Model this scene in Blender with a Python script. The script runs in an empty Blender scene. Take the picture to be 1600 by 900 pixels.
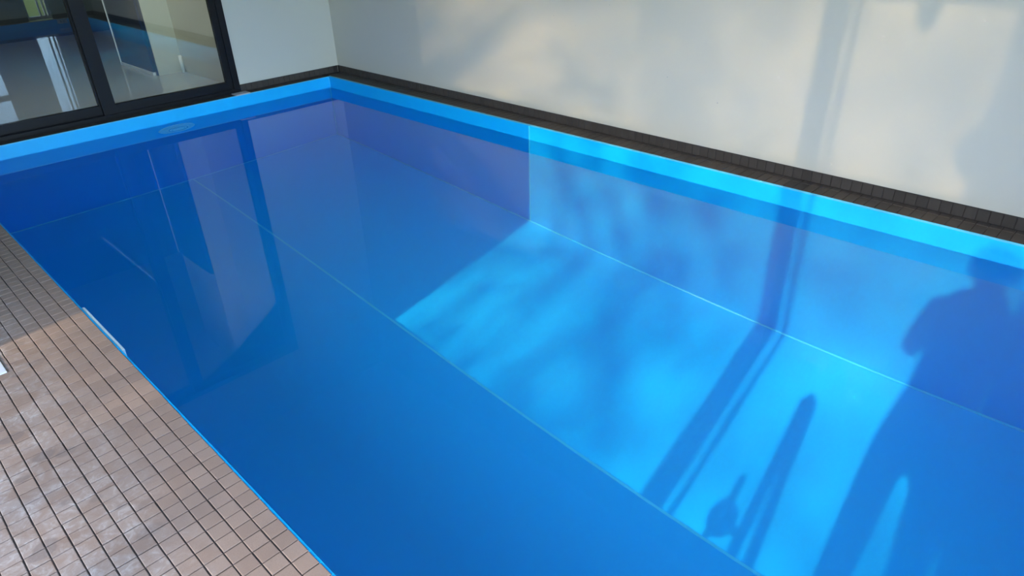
import bpy, bmesh, math, random
from mathutils import Vector, Matrix
S = bpy.context.scene
COL = S.collection
random.seed(7)

# ---------------------------------------------------------------- camera
F_PX, YAW, PITCH, ROLL = 1059.095, 0.785955, 0.518402, -0.032333
CAM = Vector((-0.4388, -1.6242, 1.3762))
cy, sy, cp, sp = math.cos(YAW), math.sin(YAW), math.cos(PITCH), math.sin(PITCH)
fw = Vector((sy*cp, cy*cp, -sp)); r0 = Vector((cy, -sy, 0)); u0 = r0.cross(fw)
cr, sr = math.cos(ROLL), math.sin(ROLL)
RT, UP = cr*r0 + sr*u0, -sr*r0 + cr*u0
cam = bpy.data.cameras.new('camera'); cam.sensor_width = 36; cam.lens = F_PX/1600*36
cam.clip_start = 0.02; cam.clip_end = 300
camo = bpy.data.objects.new('camera', cam); COL.objects.link(camo)
camo.matrix_world = Matrix(((RT.x, UP.x, -fw.x, CAM.x), (RT.y, UP.y, -fw.y, CAM.y), (RT.z, UP.z, -fw.z, CAM.z), (0, 0, 0, 1)))
S.camera = camo
def proj(p):
    d = Vector(p) - CAM; z = d.dot(fw)
    if z < .05: return None
    return 800 + F_PX*d.dot(RT)/z, 450 - F_PX*d.dot(UP)/z, z

# ---------------------------------------------------------------- light
SUN_SLOPE, SUN_AZ = 0.488, 0.118
SUN_E, SKY_E, EXPO = 0.98, 0.50, 2.05
S.view_settings.view_transform = 'Standard'; S.view_settings.look = 'None'
S.view_settings.gamma = 1; S.view_settings.use_curve_mapping = False
S.view_settings.exposure = EXPO
w = bpy.data.worlds.new('sky'); S.world = w; w.use_nodes = True
nt = w.node_tree; bg = nt.nodes['Background']
sky = nt.nodes.new('ShaderNodeTexSky'); sky.sky_type = 'NISHITA'; sky.sun_disc = False
sky.sun_elevation = math.atan(SUN_SLOPE/math.hypot(1, SUN_AZ)); sky.sun_rotation = math.atan2(-1, -SUN_AZ)
sky.air_density = .75; sky.dust_density = .5; sky.ozone_density = 1.0
nt.links.new(sky.outputs['Color'], bg.inputs['Color']); bg.inputs['Strength'].default_value = SKY_E
sun = bpy.data.lights.new('sun', 'SUN'); sun.energy = SUN_E; sun.color = (1, .84, .60); sun.angle = math.radians(0.55)
suno = bpy.data.objects.new('sun', sun); COL.objects.link(suno)
suno.rotation_euler = Vector((1, SUN_AZ, -SUN_SLOPE)).to_track_quat('-Z', 'Y').to_euler()
suno.location = (-12, -1, 8)
sun.cycles.is_caustics_light = True
cyc = S.cycles
cyc.max_bounces = 14; cyc.diffuse_bounces = 6; cyc.glossy_bounces = 8; cyc.transmission_bounces = 10; cyc.transparent_max_bounces = 16
cyc.caustics_reflective = True; cyc.caustics_refractive = True
cyc.blur_glossy = 0.25; cyc.sample_clamp_indirect = 0
cyc.use_denoising = True
try: cyc.use_guiding = True
except Exception: pass

# ---------------------------------------------------------------- helpers
def link(o, parent=None):
    COL.objects.link(o)
    if parent is not None: o.parent = parent
    return o
def obj(name, bm, mat, parent=None, smooth=False):
    me = bpy.data.meshes.new(name); bmesh.ops.recalc_face_normals(bm, faces=bm.faces[:]); bm.to_mesh(me); bm.free()
    if smooth:
        for p in me.polygons: p.use_smooth = True
    me.materials.append(mat)
    return link(bpy.data.objects.new(name, me), parent)
def tag(o, label=None, cat=None, group=None, kind=None):
    if label: o['label'] = label
    if cat: o['category'] = cat
    if group: o['group'] = group
    if kind: o['kind'] = kind
    return o
def empty(name, loc=(0, 0, 0), **k):
    o = bpy.data.objects.new(name, None); o.location = loc; o.empty_display_size = .1; link(o); return tag(o, **k)
def box(bm, x0, x1, y0, y1, z0, z1, bev=0):
    v = [bm.verts.new((x, y, z)) for z in (z0, z1) for y in (y0, y1) for x in (x0, x1)]
    fs = [bm.faces.new([v[i] for i in q]) for q in ((0, 2, 3, 1), (4, 5, 7, 6), (0, 1, 5, 4), (2, 6, 7, 3), (0, 4, 6, 2), (1, 3, 7, 5))]
    if bev:
        es = list({e for f in fs for e in f.edges}); bmesh.ops.bevel(bm, geom=es, offset=bev, segments=2, affect='EDGES', profile=.6)
    return bm
def B(*a, **k): return box(bmesh.new(), *a, **k)
def boxes(*bs, bev=0):
    bm = bmesh.new()
    for b in bs: box(bm, *b, bev=bev)
    return bm
def tube(bm, pts, r, n=10):
    pts = [Vector(p) for p in pts]; rings = []
    for i, p in enumerate(pts):
        t = (pts[min(i+1, len(pts)-1)] - pts[max(i-1, 0)]).normalized()
        a = t.orthogonal().normalized(); b = t.cross(a); ri = r[i] if isinstance(r, (list, tuple)) else r
        if i:   # keep the ring aligned with the previous one
            pa = rings[-1][1]; a = (pa - t*pa.dot(t)).normalized(); b = t.cross(a)
        rings.append(([bm.verts.new(p + ri*(math.cos(2*math.pi*k/n)*a + math.sin(2*math.pi*k/n)*b)) for k in range(n)], a))
    for (A, _), (C, _) in zip(rings, rings[1:]):
        for k in range(n): bm.faces.new((A[k], A[(k+1) % n], C[(k+1) % n], C[k]))
    bm.faces.new(rings[0][0][::-1]); bm.faces.new(rings[-1][0])
    return bm
def T(*a, **k): return tube(bmesh.new(), *a, **k)

class N:
    def __init__(s, name):
        s.m = bpy.data.materials.new(name); s.m.use_nodes = True; s.t = s.m.node_tree; s.n = s.t.nodes; s.l = s.t.links
        s.p = s.n['Principled BSDF']; s.out = s.n['Material Output']
    def add(s, typ, **k):
        n = s.n.new(typ)
        for a, b in k.items():
            if a.startswith('i_'): n.inputs[a[2:].replace('_', ' ')].default_value = b
            else: setattr(n, a, b)
        return n
    def pos(s, scale=(1, 1, 1)):
        g = s.add('ShaderNodeNewGeometry'); m = s.add('ShaderNodeMapping'); m.inputs['Scale'].default_value = scale
        s.l.new(g.outputs['Position'], m.inputs['Vector']); return m.outputs['Vector']
    def noise(s, sc, det=3, rough=.5, scale=(1, 1, 1), dist=0):
        n = s.add('ShaderNodeTexNoise'); n.inputs['Scale'].default_value = sc; n.inputs['Detail'].default_value = det
        n.inputs['Roughness'].default_value = rough; n.inputs['Distortion'].default_value = dist
        s.l.new(s.pos(scale), n.inputs['Vector']); return n.outputs['Fac']
    def ramp(s, fac, a, b, ca=(0, 0, 0, 1), cb=(1, 1, 1, 1)):
        r = s.add('ShaderNodeValToRGB'); e = r.color_ramp.elements
        e[0].position, e[1].position, e[0].color, e[1].color = a, b, ca, cb
        s.l.new(fac, r.inputs['Fac']); return r.outputs['Color']
    def mix(s, fac, a, b):
        m = s.add('ShaderNodeMix', data_type='RGBA')
        for sock, v in ((m.inputs['Factor'], fac), (m.inputs[6], a), (m.inputs[7], b)):
            if isinstance(v, bpy.types.NodeSocket): s.l.new(v, sock)
            elif isinstance(v, (int, float)): sock.default_value = v
            else: sock.default_value = (*v[:3], 1)
        return m.outputs[2]
    def bump(s, h, strength=.2, dist=.002):
        b = s.add('ShaderNodeBump'); b.inputs['Strength'].default_value = strength; b.inputs['Distance'].default_value = dist
        s.l.new(h, b.inputs['Height']); s.l.new(b.outputs[0], s.p.inputs['Normal'])
    def set(s, base=None, rough=None, metal=None, spec=None):
        for k, v in (('Base Color', base), ('Roughness', rough), ('Metallic', metal), ('Specular IOR Level', spec)):
            if v is None: continue
            if isinstance(v, bpy.types.NodeSocket): s.l.new(v, s.p.inputs[k])
            else: s.p.inputs[k].default_value = (*v, 1) if isinstance(v, tuple) else v
        return s
def plain(name, base, rough=.5, metal=0, spec=.5, var=.06, sc=6):
    n = N(name); f = n.noise(sc, 3)
    a = tuple(c*(1-var) for c in base); b = tuple(min(1, c*(1+var)) for c in base)
    return n.set(n.mix(f, a, b), rough, metal, spec).m

# ---------------------------------------------------------------- materials
def mat_wall():
    n = N('white plaster')
    big = n.noise(.7, 4); fine = n.noise(160, 3)
    c = n.mix(big, (.60, .57, .475), (.63, .60, .50))
    vor = n.add('ShaderNodeTexVoronoi'); vor.inputs['Scale'].default_value = 5.5; n.l.new(n.pos(), vor.inputs['Vector'])
    dot = n.ramp(vor.outputs['Distance'], .012, .03, (1, 1, 1, 1), (0, 0, 0, 1))
    c = n.mix(dot, c, (.38, .38, .36))
    n.set(c, .6, 0, .3); n.bump(fine, .12, .001); return n.m
MW = mat_wall()
def mat_tile(name, c0, c1, salt=True):
    n = N(name)
    oi = n.add('ShaderNodeObjectInfo')
    c = n.mix(oi.outputs['Random'], c0, c1)
    sp = n.noise(900, 2); c = n.mix(n.ramp(sp, .45, .75), c, tuple(x*.78 for x in c0))
    rough = .5
    if salt:
        g = n.add('ShaderNodeNewGeometry'); sx = n.add('ShaderNodeSeparateXYZ'); n.l.new(g.outputs['Position'], sx.inputs[0])
        far = n.ramp(sx.outputs['X'], 0, 1)        # dried splash marks lie away from the pool edge
        mr = n.add('ShaderNodeMapRange'); mr.inputs['From Min'].default_value = -.13; mr.inputs['From Max'].default_value = -.34
        n.l.new(sx.outputs['X'], mr.inputs['Value'])
        a = n.noise(9, 6, .62, dist=.8); b = n.noise(34, 5, .7, dist=1.5)
        m1 = n.ramp(a, .42, .60); m2 = n.ramp(b, .47, .62)
        mu = n.add('ShaderNodeMath', operation='MULTIPLY'); n.l.new(m1, mu.inputs[0]); n.l.new(mr.outputs[0], mu.inputs[1])
        m2m = n.add('ShaderNodeMath', operation='MULTIPLY'); n.l.new(m2, m2m.inputs[0]); n.l.new(mu.outputs[0], m2m.inputs[1])
        k1 = n.add('ShaderNodeMath', operation='MULTIPLY'); n.l.new(mu.outputs[0], k1.inputs[0]); k1.inputs[1].default_value = .5
        vo = n.add('ShaderNodeTexVoronoi'); vo.inputs['Scale'].default_value = 8.5; n.l.new(n.pos((1, 1.5, 1)), vo.inputs['Vector'])
        spot = n.ramp(vo.outputs['Distance'], .26, .31, (1, 1, 1, 1), (0, 0, 0, 1))
        k3 = n.add('ShaderNodeMath', operation='MULTIPLY'); n.l.new(spot, k3.inputs[0]); n.l.new(mr.outputs[0], k3.inputs[1])
        c = n.mix(k1.outputs[0], c, (.40, .33, .28))
        k2 = n.add('ShaderNodeMath', operation='MULTIPLY'); n.l.new(m2m.outputs[0], k2.inputs[0]); k2.inputs[1].default_value = .62
        c = n.mix(k2.outputs[0], c, (.54, .465, .40))
        k4 = n.add('ShaderNodeMath', operation='MULTIPLY'); n.l.new(k3.outputs[0], k4.inputs[0]); k4.inputs[1].default_value = .55
        c = n.mix(k4.outputs[0], c, (.20, .155, .13))
    n.set(c, rough, 0, .18); n.bump(n.noise(260, 3), .25, .0008); return n.m
MT = mat_tile('brown grey tile', (.30, .207, .152), (.365, .258, .192))
MT2 = mat_tile('shaded brown tile', (.062, .052, .045), (.080, .067, .058), salt=False)  # same brown tile, with shade put into a darker colour
MG = plain('dark grout', (.055, .043, .036), .9, sc=60)
MG2 = plain('shaded dark grout', (.035, .029, .026), .9, sc=60)  # darker grout copy with the shade mixed into its colour
ML = None
def mat_liner():
    n = N('blue pool liner'); c = n.mix(n.noise(.8, 3), (.003, .475, .93), (.004, .505, .95))
    n.set(c, .38, 0, .4); n.bump(n.noise(90, 2), .05, .001); return n.m
ML = mat_liner()
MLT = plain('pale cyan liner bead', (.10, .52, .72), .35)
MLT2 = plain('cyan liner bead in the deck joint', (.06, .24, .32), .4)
MSEAM = plain('welded seam and light edge', (.05, .68, .97), .3)
def mat_water():
    n = N('pool water'); n.n.remove(n.p)
    g = n.add('ShaderNodeBsdfGlass'); g.inputs['IOR'].default_value = 1.333; g.inputs['Roughness'].default_value = 0
    g.inputs['Color'].default_value = (.95, .99, 1, 1)
    n.l.new(g.outputs[0], n.out.inputs['Surface']); return n.m
MWA = mat_water()
def mat_glass():
    n = N('clear glazing'); n.n.remove(n.p)
    fr = n.add('ShaderNodeFresnel'); fr.inputs['IOR'].default_value = 1.7
    tr = n.add('ShaderNodeBsdfTransparent'); tr.inputs['Color'].default_value = (.84, .90, .88, 1)
    gl = n.add('ShaderNodeBsdfGlossy'); gl.inputs['Roughness'].default_value = 0
    mx = n.add('ShaderNodeMixShader')
    n.l.new(fr.outputs[0], mx.inputs[0]); n.l.new(tr.outputs[0], mx.inputs[1]); n.l.new(gl.outputs[0], mx.inputs[2])
    n.l.new(mx.outputs[0], n.out.inputs['Surface']); return n.m
MGL = mat_glass()
MAL = plain('black powder coated aluminium', (.010, .010, .012), .42, spec=.22)
MCE = plain('white ceiling paint', (.86, .86, .86), .8)
MWH = plain('white plastic', (.80, .80, .78), .35)
MWF = plain('white window frame', (.78, .78, .76), .4)
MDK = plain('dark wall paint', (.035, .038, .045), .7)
MFI = plain('polished pale floor', (.34, .36, .37), .12, sc=2)
MNV = plain('navy lacquer', (.006, .02, .06), .12)
def mat_lawn():
    n = N('lawn'); c = n.mix(n.noise(3, 5), (.16, .24, .03), (.34, .40, .07)); n.set(c, .9); n.bump(n.noise(60, 4), .6, .03); return n.m
MLA = mat_lawn()
MBK = plain('bark', (.09, .065, .045), .9, sc=20)
MLF = plain('leaf', (.055, .11, .022), .6, sc=9)

# ---------------------------------------------------------------- setting
PX1, PY0, PY1, DEP, WZ = 3.005, -2.45, 4.15, -1.604, -0.1     # pool inner faces, floor and water level
XW, YB, YN, XL, CEIL = 3.194, 4.265, -2.6, -1.3, 3.22
def st(name, bm, m, parent=None):
    o = obj(name, bm, m, parent)
    if parent is None: o['kind'] = 'structure'
    return o
st('wall_right', B(XW, XW+.2, YN-.2, YB+.2, -1.7, CEIL), MW)
st('wall_back', boxes((2.19, XW, YB, YB+.2, -.05, 2.52), (XL, XW, YB, YB+.2, 2.52, CEIL)), MW)
st('wall_front', boxes((XL, -1.1, YN-.15, YN, -.05, 2.12), (.85, 1.05, YN-.15, YN, -.05, 2.12), (1.80, 2.29, YN-.15, YN, -.05, 2.12), (2.62, XW, YN-.15, YN, -.05, 2.12), (XL, -1.1, YN-.15, YN, 2.12, CEIL), (.85, XW, YN-.15, YN, 2.12, CEIL), (-1.1, .85, YN-.15, YN, 2.74, CEIL)), MW)
st('wall_left', boxes((XL-.2, XL, 2.45, YB+.2, -.03, CEIL), (XL-.2, XL, 1.088, 2.45, -.03, 2.28), (XL-.2, XL, YN-.2, -1.95, 2.24, CEIL), (XL-.2, XL, YN-.2, -1.95, -.03, 2.24)), MW)
st('ceiling', boxes((XL-.2, XW+.2, .3, YB+.2, CEIL, CEIL+.1), (XL-.2, XW+.2, YN-.2, -2.35, CEIL, CEIL+.1), (XL-.2, -1.1, -2.35, .3, CEIL, CEIL+.1), (2.2, XW+.2, -2.35, .3, CEIL, CEIL+.1), (-4.2, 4.4, YB+.2, 9.5, CEIL, CEIL+.1)), MCE)
st('ground', B(-60, 40, -60, 60, -.30, -.12) if 0 else boxes((-60, -1.8, -60, 60, -.4, -.03), (-1.8, 40, -60, YN-.2, -.4, -.03), (XW+.2, 40, YN-.2, 60, -.4, -.03)), MLA)

st('trim_3', B(-8, -1.82, -7, 9, -.06, -.02), plain('added sandstone terrace', (.27, .26, .17), .85))  # unseen terrace, added and toned to set the light bounced indoors
def mat_opal():
    n = N('added opal roof sheet'); n.n.remove(n.p); t = n.add('ShaderNodeBsdfTranslucent'); t.inputs['Color'].default_value = (.08, .085, .085, 1)
    n.l.new(t.outputs[0], n.out.inputs['Surface']); return n.m
roof = empty('added_skylight', (.5, -1, CEIL), kind='structure')  # unseen opal roof panel added to raise the ambient light
for k in range(3):
    o = obj('added_roof_pane', B(-1.12+1.1*k+.02, -1.12+1.1*k+1.1, -2.37, .32, CEIL+.10, CEIL+.104), mat_opal() if k == 0 else bpy.data.materials['added opal roof sheet'])
    o.parent = roof; o.matrix_parent_inverse = Matrix.Translation(roof.location).inverted()
def tile_mesh(w, l, h=.008, c=.0016):
    bm = bmesh.new(); a, b = w/2, l/2
    lv = [(-a, -b, -h), (a, -b, -h), (a, b, -h), (-a, b, -h)]
    V = [[bm.verts.new(p) for p in lv]]
    V.append([bm.verts.new((x, y, -c)) for x, y, _ in lv])
    V.append([bm.verts.new((x-math.copysign(c, x), y-math.copysign(c, y), 0)) for x, y, _ in lv])
    for A, C in zip(V, V[1:]):
        for k in range(4): bm.faces.new((A[k], A[(k+1) % 4], C[(k+1) % 4], C[k]))
    bm.faces.new(V[2]); bmesh.ops.recalc_face_normals(bm, faces=bm.faces[:])
    me = bpy.data.meshes.new('tile'); bm.to_mesh(me); bm.free(); return me
def lay(parent, spots, me, mat, limit=300):
    """spots: (matrix) of each tile; those that show largest become parts, the rest one joined part"""
    me.materials.append(mat)
    def size(M):
        c = M.translation; q = proj(c)
        if q is None or not (-30 < q[0] < 1630 and -30 < q[1] < 930): return 0
        a, b = proj(M @ Vector((.02, 0, 0))), proj(M @ Vector((0, .02, 0)))
        return abs((a[0]-q[0])*(b[1]-q[1]) - (a[1]-q[1])*(b[0]-q[0]))*1e-0/ (.02*.02) * (.047*.047)
    ss = sorted(((size(M), i) for i, M in enumerate(spots)), reverse=True)
    single = {i for s, i in ss[:limit] if s > 60}
    bm = bmesh.new()
    for i, M in enumerate(spots):
        if i in single:
            o = bpy.data.objects.new('tile', me); link(o, parent); o.matrix_world = M
        else:
            n0 = len(bm.verts); bm.from_mesh(me); bm.verts.ensure_lookup_table()
            bmesh.ops.transform(bm, matrix=M, verts=bm.verts[n0:])
    if len(bm.verts):
        o = obj('tile', bm, mat, parent); o['kind'] = 'stuff'
def jit(x, y, z, rot=None):
    R = Matrix.Rotation(random.gauss(0, .006), 4, 'X') @ Matrix.Rotation(random.gauss(0, .006), 4, 'Y')
    M = Matrix.Translation((x + random.gauss(0, .0003), y + random.gauss(0, .0003), z + random.gauss(0, .0002)))
    return M @ rot @ R if rot is not None else M @ R

TP = .05
fl = st('floor', boxes((-1.8, -.004, YN, YB, -.03, -.0035), (-.004, XW, YN, PY0-.006, -.2, -.0035)), MG)
spots = [jit(-TP*(j+.5), TP*(i+.5), 0) for j in range(26) for i in range(-52, 85)]
spots += [jit(TP*(j+.5), PY0-.006-TP*(i+.5), 0) for j in range(63) for i in range(2)]
lay(fl, spots, tile_mesh(.0468, .0472), MT)

PR = .0525
lg = st('trim_1', B(3.03, XW, PY0, YB, -.2, -.0035), MG2)
spots = [jit(3.0835, -.979+PR*(i+.5), 0) for i in range(-28, 99)]
lay(lg, spots, tile_mesh(.105, .0497), MT2)
spots = [jit(3.166, -.979+PR*(i+.5), 0) for i in range(-28, 99)]
lay(lg, spots, tile_mesh(.052, .0497), MT2, 0)
lb = st('trim_2', B(0, 3.03, PY1+.007, YB, -.2, -.0035), MG2)
lay(lb, [jit(.0525*(i+.5), 4.184, 0) for i in range(57)] + [jit(.0525*(i+.5), 4.2365, 0) for i in range(57)], tile_mesh(.0497, .0497), MT2)
RZ = Matrix.Rotation(-math.pi/2, 4, 'Y')     # tile face towards -x
br = st('baseboard_right', B(XW-.006, XW, YN, YB, -.003, .059), MG2)
lay(br, [jit(XW-.0095, .27+PR*(i+.5)-PR*.5, .029, RZ) for i in range(-54, 76)], tile_mesh(.056, .0497, .006), MT2)
RY = Matrix.Rotation(math.pi/2, 4, 'X')      # tile face towards -y
bb = st('baseboard_back', B(2.19, XW-.012, YB-.006, YB, -.003, .059), MG2)
lay(bb, [jit(2.215+.0525*i, YB-.0095, .029, RY) for i in range(18)], tile_mesh(.0497, .056, .006), MT2)
RYf = Matrix.Rotation(-math.pi/2, 4, 'X')
bf = st('baseboard_front', boxes((1.8, 2.29, YN, YN+.012, -.003, .059), (2.62, XW-.012, YN, YN+.012, -.003, .059), (.85, 1.05, YN, YN+.012, -.003, .059)), MT2)

# ---------------------------------------------------------------- pool
pool = empty('swimming_pool', (1.5, .85, -.8), label='rectangular sunken pool lined in plain bright blue, filling most of the room', cat='pool')
def part(name, bm, m, par, smooth=False, label=None):
    o = obj(name, bm, m, None, smooth)
    o.parent = par; o.matrix_parent_inverse = Matrix.Translation(par.location).inverted()
    if label: o['label'] = label
    return o
def sub(name, bm, m, par, smooth=False):
    o = obj(name, bm, m, None, smooth); o.parent = par
    o.matrix_parent_inverse = Matrix.Identity(4) if par.parent.type == 'EMPTY' else o.matrix_parent_inverse
    return o
part('liner_wall', B(PX1, PX1+.024, PY0, PY1, DEP, -.001), ML, pool)
part('liner_wall', boxes((-.003, .005, PY0, PY1, DEP, -.9), (-.003, .005, PY0, PY1, -.07, -.004)), ML, pool)
# the left side is undercut: an unseen lined recess added to let refracted sun through
part('added_recess_liner', boxes((-1.76, -.003, PY0, PY1, -.92, -.9), (-1.78, -1.76, PY0, PY1, -.92, -.031), (-1.76, -.003, PY0-.02, PY0, -.9, -.031), (-1.76, -.003, PY1, PY1+.02, -.9, -.031)), ML, pool)
part('liner_wall', B(-.003, PX1+.024, PY1, PY1+.006, DEP, -.001), ML, pool)
part('liner_wall', B(-.003, PX1+.024, PY0-.006, PY0, DEP, -.001), ML, pool)
part('liner_floor', B(-.003, PX1+.024, PY0-.006, PY1+.006, DEP-.02, DEP), ML, pool)
part('rim_bead', T([(PX1+.013, PY0, -.004), (PX1+.013, PY1, -.004)], .009, 8), MLT, pool, True, 'pale cyan bead along the right rim')
part('rim_bead', B(PX1+.002, PX1+.025, PY0, PY1, -.003, .001), MLT, pool)
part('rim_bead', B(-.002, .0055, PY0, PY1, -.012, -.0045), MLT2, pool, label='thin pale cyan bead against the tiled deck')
part('rim_bead', B(0, PX1, PY1-.001, PY1+.007, -.006, .0005), MLT, pool)
part('weld_and_light_line', B(1.552, 1.566, PY0, PY1, DEP, DEP+.0025), MSEAM, pool)
part('weld_and_light_line', T([(PX1-.004, PY0, DEP+.004), (PX1-.004, PY1, DEP+.004)], .007, 8), MSEAM, pool, True)
part('weld_and_light_line', B(PX1-.002, PX1, 1.588, 1.60, DEP, -.002), MSEAM, pool)  # pale strip painting the bright edge of the sunlit stretch
part('weld_and_light_line', B(PX1-.008, PX1-.001, PY1-.008, PY1-.001, DEP, -.012), MSEAM, pool)
part('weld_and_light_line', T([(0, PY1-.004, DEP+.004), (PX1, PY1-.004, DEP+.004)], .006, 8), MSEAM, pool, True)

for o in pool.children: o.cycles.is_caustics_receiver = True
wm = bmesh.new(); q = [wm.verts.new(p) for p in ((-1.755, PY0-.003, WZ), (PX1+.002, PY0-.003, WZ), (PX1+.002, PY1+.002, WZ), (-1.755, PY1+.002, WZ))]
wm.faces.new(q)
water = obj('water', wm, MWA)
if water.data.polygons[0].normal.z < 0: water.data.flip_normals()
water.data.polygons[0].use_smooth = True
tag(water, 'still clear water filling the blue pool, mirroring the wall and doors', 'water', kind='stuff')
water.cycles.is_caustics_caster = True

# skimmer let into the left pool wall and its lid in the deck
 
sk = part('skimmer', boxes((.005, .0175, .842, 1.288, -.022, -.006), (.005, .017, .842, .872, -.085, -.022), (.005, .017, 1.258, 1.288, -.085, -.022), bev=.002), plain('weathered white plastic', (.42, .55, .60), .4), pool, label='white skimmer frame edge under the tiled deck')
sub('flap', B(.006, .010, .876, 1.254, -.085, -.04), MWH, sk)
ld = empty('skimmer_lid', (-.44, 1.11, .001), label='square white lid lying on the brown tiles at the picture edge', cat='lid')
part('plate', B(-.57, -.3195, .990, 1.24, .0005, .006, bev=.0015), MWH, ld)
part('finger_hole', T([(-.50, 1.115, .0055), (-.50, 1.115, .0068)], .012, 14), MAL, ld)

# pool light on the back wall
def disc(cx, y0, y1, cz, rx, rz, n=40, dome=0):
    bm = bmesh.new(); R = []
    prof = [(1, y0), (1, y1), (.9, y1 - .004), (.55, y1-.004-dome*.7), (.0, y1-.004-dome)]
    for s, y in prof[:-1]: R.append([bm.verts.new((cx + rx*s*math.cos(2*math.pi*k/n), y, cz + rz*s*math.sin(2*math.pi*k/n))) for k in range(n)])
    for A, C in zip(R, R[1:]):
        for k in range(n): bm.faces.new((A[k], A[(k+1) % n], C[(k+1) % n], C[k]))
    t = bm.verts.new((cx, prof[-1][1], cz))
    for k in range(n): bm.faces.new((R[-1][k], R[-1][(k+1) % n], t))
    return bm
MPL = plain('pale blue fitting', (.42, .80, .90), .3)
MPL3 = plain('fitting groove', (.08, .36, .60), .4)
MPL2 = plain('ribbed lens', (.62, .92, .97), .15)
pl = part('pool_light', disc(1.54, PY1, PY1-.018, -.29, .145, .105), MPL, pool, True, label='oval pale pool light on the back wall')
sub('lens', disc(1.54, PY1-.016, PY1-.024, -.29, .095, .066, dome=.016), MPL2, pl, True)
for k, s in enumerate((.80, .55, .30)):
    sub('rib', T([(1.54+.095*s*math.cos(a*math.pi/16), PY1-.034-.006*(1-s), -.29+.066*s*math.sin(a*math.pi/16)) for a in range(33)], .0035, 6), MPL3, pl, True)
# overflow plate on the near rim
ov = part('overflow_plate', B(2.622, 2.762, PY0, PY0+.008, -.064, -.008, bev=.002), MWH, pool, label='small pale oblong plate with two dark slots')
for x in (2.668, 2.712):
    sub('slot', T([(x-.012, PY0+.0085, -.022), (x+.010, PY0+.0085, -.026), (x+.004, PY0+.0085, -.048)], .0045, 6), MAL, ov)
# small square piece by the door
tg = empty('tile_offcut', (2.16, 4.22, 0), label='small flat pale square piece lying at the foot of the black door frame', cat='tile piece')
part('slab', B(2.085, 2.215, 4.135, 4.225, .0006, .009, bev=.0015), plain('pale ceramic', (.52, .50, .50), .5), tg)

# ---------------------------------------------------------------- sliding glass doors to the next room
YD = 4.275
door = empty('door_1', (1.1, YD, 0), kind='structure')
part('frame', boxes((2.135, 2.19, YB-.01, YB+.12, 0, 2.52), (XL, 2.19, YB-.01, YB+.12, 2.47, 2.52)), MAL, door)
tr = part('track', boxes((XL, 2.19, YB-.012, YB+.12, 0, .020), (XL, 2.19, YB-.012, YB-.004, .020, .030), (XL, 2.19, YB+.028, YB+.036, .020, .030)), MAL, door)
def sash(x0, x1, y, wl, wr):
    t = .036
    f = part('sash', boxes((x0, x0+wl, y, y+t, .026, 2.47), (x1-wr, x1, y, y+t, .026, 2.47), (x0+wl, x1-wr, y, y+t, .026, .098), (x0+wl, x1-wr, y, y+t, 2.40, 2.47)), MAL, door)
    g = obj('pane', B(x0+wl, x1-wr, y+.016, y+.020, .098, 2.40), MGL, None); g.parent = f; g.matrix_parent_inverse = Matrix.Identity(4)
sash(1.085, 2.135, YB+.0, .097, .052)
sash(0.02, 1.165, YB+.04, .09, .088)
sash(XL, 0.10, YB+.0, .06, .09)

# the next room
st('wall_inner_right', B(2.245, 2.40, YB+.12, 5.56, -.05, CEIL), MW)
st('wall_inner_jog', B(2.0, 2.40, 5.56, 6.466, -.05, CEIL), MW)
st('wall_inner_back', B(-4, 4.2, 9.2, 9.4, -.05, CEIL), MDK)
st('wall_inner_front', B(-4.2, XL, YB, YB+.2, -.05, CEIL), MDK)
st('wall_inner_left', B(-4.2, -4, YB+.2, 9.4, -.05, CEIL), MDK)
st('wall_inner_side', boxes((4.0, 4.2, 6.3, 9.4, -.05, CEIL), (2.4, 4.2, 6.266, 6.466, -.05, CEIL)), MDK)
st('floor_inner', B(-4.2, 4.2, YB+.12, 9.4, -.2, -.001), MFI)
nv = empty('wall_cabinet', (2.0, 6.03, 0), label='dark navy glossy cabinet front with thin white edges on the next room wall', cat='cabinet')
part('door', B(1.965, 1.998, 5.60, 6.45, .03, 2.0), MNV, nv)
part('edge_strip', B(1.958, 1.998, 6.45, 6.462, .0, 2.0), MWF, nv)
part('plinth', B(1.960, 1.998, 5.60, 6.45, .0, .03), MWF, nv)
part('edge_strip', B(1.985, 1.998, 5.565, 5.60, .0, 2.0), MNV, nv)
pp = obj('pipe', T([(2.215, 5.50, 0), (2.215, 5.50, .16)], .016, 10), MWH, None, True)
tag(pp, 'short white pipe stub in the corner of the next room', 'pipe')

cl_ = empty('added_ceiling_lamp', (1.2, 4.60, CEIL), label='added flat round white ceiling lamp brightening the next room behind the glass doors', cat='lamp')  # lamp added to brighten the next room
part('shade', T([(1.2, 4.60, CEIL-.001), (1.2, 4.60, CEIL-.05)], .12, 24), MWH, cl_)
lp = bpy.data.lights.new('fill_light', 'AREA'); lp.shape = 'DISK'; lp.size = .2; lp.energy = 11; lp.color = (1, .95, .86)
lo = bpy.data.objects.new('fill_light', lp); link(lo, cl_); lo.location = (0, 0, -.055)
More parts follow.
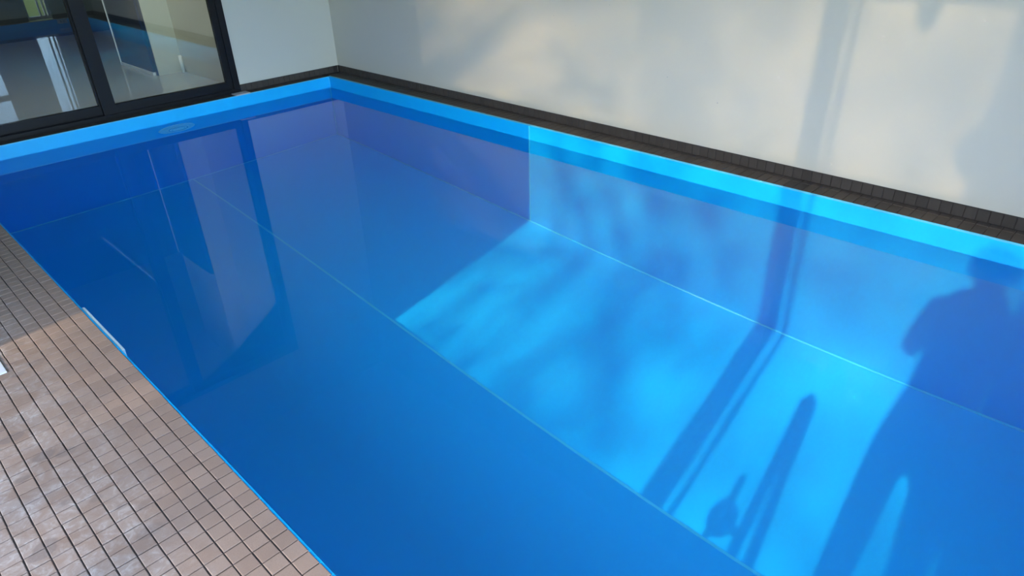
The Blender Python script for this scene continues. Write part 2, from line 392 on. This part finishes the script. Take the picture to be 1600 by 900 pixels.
# windows in the near wall (the narrow ones seen mirrored in the doors and the water)
def win(name, x0, x1, bars, z0=.05, zt=2.12):
    e = empty(name, ((x0+x1)/2, YN, 0), kind='structure')
    part('frame', boxes((x0, x0+.03, YN-.11, YN-.04, z0, zt), (x1-.03, x1, YN-.11, YN-.04, z0, zt), (x0, x1, YN-.11, YN-.04, z0-.05, z0), (x0, x1, YN-.11, YN-.04, zt-.03, zt)), MWF, e)
    for b in bars: part('mullion', B(*b), MWF, e)
win('window_1', 2.29, 2.62, [(2.48, 2.50, YN-.1, YN-.05, .05, 2.09), (2.545, 2.565, YN-.1, YN-.05, .05, 2.09)])
win('added_window', -1.1, .85, [(-.15, -.09, YN-.1, YN-.05, .05, 2.71)], zt=2.74)  # unseen wide window added to light the back wall
win('window_2', 1.05, 1.80, [(1.70, 1.77, YN-.1, YN-.05, .05, 2.09), (1.08, 1.77, YN-.1, YN-.05, .80, .88), (1.36, 1.42, YN-.1, YN-.05, .05, 2.09)])

# window wall on the sunny side: posts
w3 = empty('window_3', (XL, -.8, 0), kind='structure')
def post(y0, y1, d0=-.12, d1=-.04): part('post', B(XL+d0, XL+d1, y0, y1, -.02, CEIL), MAL, w3)
post(-.888, -.772); post(-.945, -.922)
part('head_rail', B(XL-.14, XL-.02, -1.95, 1.088, 2.24, 2.28), MAL, w3)
part('sill_track', B(XL-.14, XL, -1.95, 1.088, -.03, .004), MAL, w3)

tg_ = N('added tinted transom glass'); tg_.n.remove(tg_.p)  # unseen tinted pane added to throw weak sun on the far wall
f_ = tg_.add('ShaderNodeFresnel'); f_.inputs['IOR'].default_value = 1.6
t_ = tg_.add('ShaderNodeBsdfTransparent'); t_.inputs['Color'].default_value = (.66, .615, .52, 1)
g_ = tg_.add('ShaderNodeBsdfGlossy'); g_.inputs['Roughness'].default_value = 0; m_ = tg_.add('ShaderNodeMixShader')
tg_.l.new(f_.outputs[0], m_.inputs[0]); tg_.l.new(t_.outputs[0], m_.inputs[1]); tg_.l.new(g_.outputs[0], m_.inputs[2]); tg_.l.new(m_.outputs[0], tg_.out.inputs['Surface'])
part('added_transom_pane', B(XL-.084, XL-.080, -1.58, 2.45, 2.28, CEIL), tg_.m, w3)
part('added_shade_panel', B(XL-.10, XL-.07, -1.95, -1.58, 2.28, CEIL), MAL, w3)  # opaque panel added to keep sun off the wall's right end
# ---------------------------------------------------------------- garden trees that dapple the sun
def tree(name, x, y, h, label, clusters, seed):
    rnd = random.Random(seed)
    t = empty(name, (x, y, -.03), label=label, cat='tree', group=None)
    part('trunk', T([(x, y, -.05), (x+.05, y+.04, h*.35), (x-.03, y+.1, h*.7), (x, y, h)], [.16, .12, .08, .03], 10), MBK, t, True)
    bm = bmesh.new(); bb = bmesh.new()
    for (cx, cy_, cz, rr, rz, n) in clusters:
        tube(bb, [(x, y, max(1.2, cz-1.2)), ((x+cx)/2, (y+cy_)/2, cz-.3), (cx, cy_, cz)], [.035, .022, .008], 6)
        for _ in range(n):
            while True:
                v = Vector((rnd.uniform(-1, 1), rnd.uniform(-1, 1), rnd.uniform(-1, 1)))
                if v.length < 1: break
            c = Vector((cx + v.x*rr, cy_ + v.y*rr, cz + v.z*rz)); s = rnd.uniform(.05, .10)
            a = Vector((rnd.gauss(0, 1), rnd.gauss(0, 1), rnd.gauss(0, 1))).normalized(); b = a.orthogonal().normalized()
            b = (b + a.cross(b)*rnd.uniform(-1, 1)).normalized()
            vs = [bm.verts.new(c + p) for p in (-a*s, b*s*.5, a*s, -b*s*.5)]; bm.faces.new(vs)
    br_ = part('branches', bb, MBK, t); br_['kind'] = 'stuff'
    f = part('foliage', bm, MLF, t); f['kind'] = 'stuff'
rc = random.Random(11)
TX = -16.0
def crown(y_rim0, y_rim1, n, leaves, rr=(.3, .6), TX=TX, z0=0):
    """clusters whose shade falls between two stations along the far rim"""
    out = []
    for _ in range(n):
        x = TX + rc.uniform(-1.2, 1.2); yr = rc.uniform(y_rim0, y_rim1); r = rc.uniform(*rr)
        out.append((x, yr - SUN_AZ*(3 - x), rc.uniform(6.6, 11.6) + z0, r, r*rc.uniform(1.3, 2.2), leaves))
    return out
tree('garden_tree', TX, .9, 9.8, 'tall leafy garden tree outside the sunny side, its shade dappling the far wall', crown(.25, 1.3, 40, 46) + crown(.1, 1.9, 18, 30) + crown(2.6, 4.2, 34, 40), 5)
tree('garden_tree', TX-6, -6.4, 12.4, 'slender thin-leaved garden tree outside, standing nearer the lawn corner', crown(-1.9, .1, 52, 30, TX=TX-6, z0=2.9), 9)
rh = random.Random(3)
hs = bmesh.new(); box(hs, -9.4, -8.5, -12, 9, -.05, 3.7)  # unseen hedge added to cut the low sky light
bmesh.ops.subdivide_edges(hs, edges=hs.edges[:], cuts=6, use_grid_fill=True)
for v in hs.verts: v.co += Vector((rh.uniform(-.1, .1), rh.uniform(-.1, .1), rh.uniform(-.06, .06)))
tag(obj('hedge', hs, plain('hedge leaves', (.10, .17, .05), .8, var=.5, sc=14)), 'added tall dark hedge blocking the low sky outside the sunny side windows', 'hedge')
# ---------------------------------------------------------------- narrow A shaped stand by the window posts
sd = empty('folding_stand', (-.7, -1.12, 0), label='narrow A shaped stand whose forked shadow falls on the pool floor', cat='stand')
SX = -.7
part('leg', T([(SX, -1.175, .0), (SX, -1.132, .84)], [.026, .028], 10), MAL, sd, True)
part('leg', T([(SX, -1.285, .0), (SX, -1.162, .84)], [.025, .027], 10), MAL, sd, True)
part('head', T([(SX, -1.150, .76), (SX, -1.148, .83), (SX, -1.147, .865)], [.036, .034, .018], 12), MAL, sd, True)
kb = bmesh.new(); bmesh.ops.create_icosphere(kb, subdivisions=2, radius=.062, matrix=Matrix.Translation((SX, -1.052, .405)) @ Matrix.Diagonal((.8, 1, .85, 1)))
part('clamp', kb, MAL, sd, True)
part('clamp_lever', T([(SX, -1.050, .44), (SX, -1.046, .53)], .017, 10), MAL, sd, True)
part('clamp_arm', T([(SX, -1.08, .40), (SX, -1.155, .385)], .014, 8), MAL, sd, True)
part('stay', T([(SX, -1.030, .0), (SX, -1.030, .37)], .015, 8), MAL, sd, True)

wl = empty('shadow_globe', (XL-.2, -1.66, 2.6), label='added unlit black globe outside, placed to cast a rounded shadow on the wall', cat='lantern')  # unlit globe added as a blocker for a rounded wall shadow
gb = bmesh.new(); bmesh.ops.create_uvsphere(gb, u_segments=20, v_segments=12, radius=.125, matrix=Matrix.Translation((XL-.26, -1.64, 2.63)) @ Matrix.Diagonal((.8, 1, 1.15, 1)))
part('globe', gb, MAL, wl, True); part('bracket', B(XL-.26, XL-.10, -1.76, -1.72, 2.58, 2.66), MAL, wl)
pd = empty('shadow_pendant', (-1.1, -1.2, CEIL), label='added small dark pendant hung from the ceiling to cast a shadow on the wall', cat='lamp')  # unlit pendant added for a small shadow high on the wall
part('cord', T([(-1.1, -1.2, CEIL), (-1.1, -1.2, 3.1)], .004, 6), MAL, pd)
gb = bmesh.new(); bmesh.ops.create_uvsphere(gb, u_segments=16, v_segments=10, radius=.05, matrix=Matrix.Translation((-1.1, -1.2, 3.02)) @ Matrix.Diagonal((1, 1, 2.2, 1)))
part('shade', gb, MAL, pd, True)

# ---------------------------------------------------------------- the photographer, whose shadow crosses the pool
def photographer():
    pe = empty('person', (-.72, -1.68, 0), label='person in dark jacket and jeans standing on the deck, holding a phone in both hands', cat='person')
    lh, rh_ = CAM - RT*.078 - fw*.036 - UP*.012, CAM + RT*.138 - fw*.036 - UP*.012
    J = [('pelvis', (-.73, -1.68, .93), .165), ('waist', (-.73, -1.70, 1.08), .165), ('chest', (-.72, -1.71, 1.30), .165), ('collar', (-.72, -1.71, 1.44), .10),
         ('neck', (-.71, -1.72, 1.52), .055), ('jaw', (-.685, -1.72, 1.58), .068), ('brow', (-.69, -1.72, 1.67), .092), ('crown', (-.70, -1.72, 1.73), .075),
         ('shl', (-.71, -1.56, 1.41), .065), ('ell', (-.66, -1.475, 1.16), .050), ('wrl', tuple(lh - Vector((.07, .0, .05))), .032), ('hal', tuple(lh), .027),
         ('shr', (-.73, -1.87, 1.41), .065), ('elr', (-.64, -1.90, 1.15), .050), ('wrr', tuple(rh_ - Vector((.08, .03, .05))), .032), ('har', tuple(rh_), .027),
         ('hil', (-.73, -1.565, .86), .10), ('knl', (-.70, -1.535, .50), .075), ('anl', (-.74, -1.525, .10), .052), ('tol', (-.58, -1.50, .04), .040),
         ('hir', (-.73, -1.785, .86), .105), ('knr', (-.71, -1.775, .50), .075), ('anr', (-.75, -1.78, .10), .052), ('tor', (-.60, -1.80, .04), .040)]
    E = [(0, 1), (1, 2), (2, 3), (3, 4), (4, 5), (5, 6), (6, 7), (3, 8), (8, 9), (9, 10), (10, 11), (3, 12), (12, 13), (13, 14), (14, 15), (0, 16), (16, 17), (17, 18), (18, 19), (0, 20), (20, 21), (21, 22), (22, 23)]
    P = [Vector(j[1]) for j in J]; Rr = [j[2] for j in J]
    for hi, s, side in ((11, 1, -1), (15, -1, 1)):          # five fingers on each hand, curled round the phone
        c = P[hi]
        inw = RT*s
        for k in range(4):                                  # knuckle, middle joint, tip, laid along the back of the phone
            L = (.9, 1.05, 1.0, .8)[k]
            p1 = c + UP*(.030 - .020*k) + fw*.022; p2 = p1 + inw*.026*L + fw*.010; p3 = p2 + inw*.024*L - fw*.001
            i0 = len(P); P += [p1, p2, p3]; Rr += [.0095, .0088, .0075]; E += [(hi, i0), (i0, i0+1), (i0+1, i0+2)]
        i0 = len(P); P += [c + UP*.022 - fw*.016 + inw*.012, c + UP*.030 - fw*.004 + inw*.042]; Rr += [.0115, .009]; E += [(hi, i0), (i0, i0+1)]
    me = bpy.data.meshes.new('body'); me.from_pydata([tuple(p) for p in P], E, [])
    o = bpy.data.objects.new('body', me); COL.objects.link(o)
    sk_ = o.modifiers.new('skin', 'SKIN'); sk_.use_smooth_shade = True
    for i, sv in enumerate(me.skin_vertices[0].data): sv.radius = (Rr[i], Rr[i]); sv.use_root = (i == 0)
    o.modifiers.new('sub', 'SUBSURF').levels = 2
    dg = bpy.context.evaluated_depsgraph_get(); dg.update()
    m2 = bpy.data.meshes.new_from_object(o.evaluated_get(dg)); o.modifiers.clear(); o.data = m2
    for p in m2.polygons: p.use_smooth = True
    m2.materials.clear()
    for m in (plain('dark jacket', (.02, .022, .03), .8), plain('blue jeans', (.03, .05, .10), .85), plain('skin', (.55, .33, .24), .5), plain('black shoes', (.015, .015, .015), .5)): m2.materials.append(m)
    for p in m2.polygons:
        c = p.center
        p.material_index = 2 if c.z > 1.50 or (c - P[11]).length < .07 or (c - P[15]).length < .07 else 3 if c.z < .085 else 1 if c.z < .90 else 0
    o.parent = pe; o.matrix_parent_inverse = Matrix.Translation(pe.location).inverted()
    hb = bmesh.new(); bmesh.ops.create_icosphere(hb, subdivisions=3, radius=.104, matrix=Matrix.Translation((-.712, -1.72, 1.685)))
    bmesh.ops.delete(hb, geom=[v for v in hb.verts if v.co.x > -.655 and v.co.z < 1.71 or v.co.z < 1.60], context='VERTS')
    part('hair', hb, plain('dark brown hair', (.03, .02, .014), .7), pe, True)
    nb = bmesh.new(); bmesh.ops.create_icosphere(nb, subdivisions=2, radius=.016, matrix=Matrix.Translation((-.598, -1.72, 1.615)) @ Matrix.Diagonal((1, .8, 1.5, 1)))
    part('nose', nb, m2.materials[2], pe, True)
    for y in (-1.69, -1.75):
        eb = bmesh.new(); bmesh.ops.create_icosphere(eb, subdivisions=2, radius=.012, matrix=Matrix.Translation((-.610, y, 1.648)))
        part('eye', eb, MWH, pe, True)
        ab = bmesh.new(); bmesh.ops.create_icosphere(ab, subdivisions=2, radius=.03, matrix=Matrix.Translation((-.70, -1.72 + (y+1.72)*3.15, 1.63)) @ Matrix.Diagonal((.6, .3, 1, 1)))
        part('ear', ab, m2.materials[2], pe, True)
    part('mouth', T([(-.612, -1.742, 1.575), (-.606, -1.72, 1.573), (-.612, -1.698, 1.575)], .005, 6), plain('lips', (.4, .15, .13), .5), pe, True)
    ph = obj('phone', boxes((-.078, .078, -.037, .037, -.012, -.004), bev=.003), MAL)
    ph.matrix_world = Matrix.Translation(CAM + RT*.03 - fw*.002) @ Matrix(((RT.x, UP.x, -fw.x, 0), (RT.y, UP.y, -fw.y, 0), (RT.z, UP.z, -fw.z, 0), (0, 0, 0, 1))) @ Matrix.Translation((0, 0, .016))
    tag(ph, 'black phone held out level in both hands of the person', 'phone')
photographer()
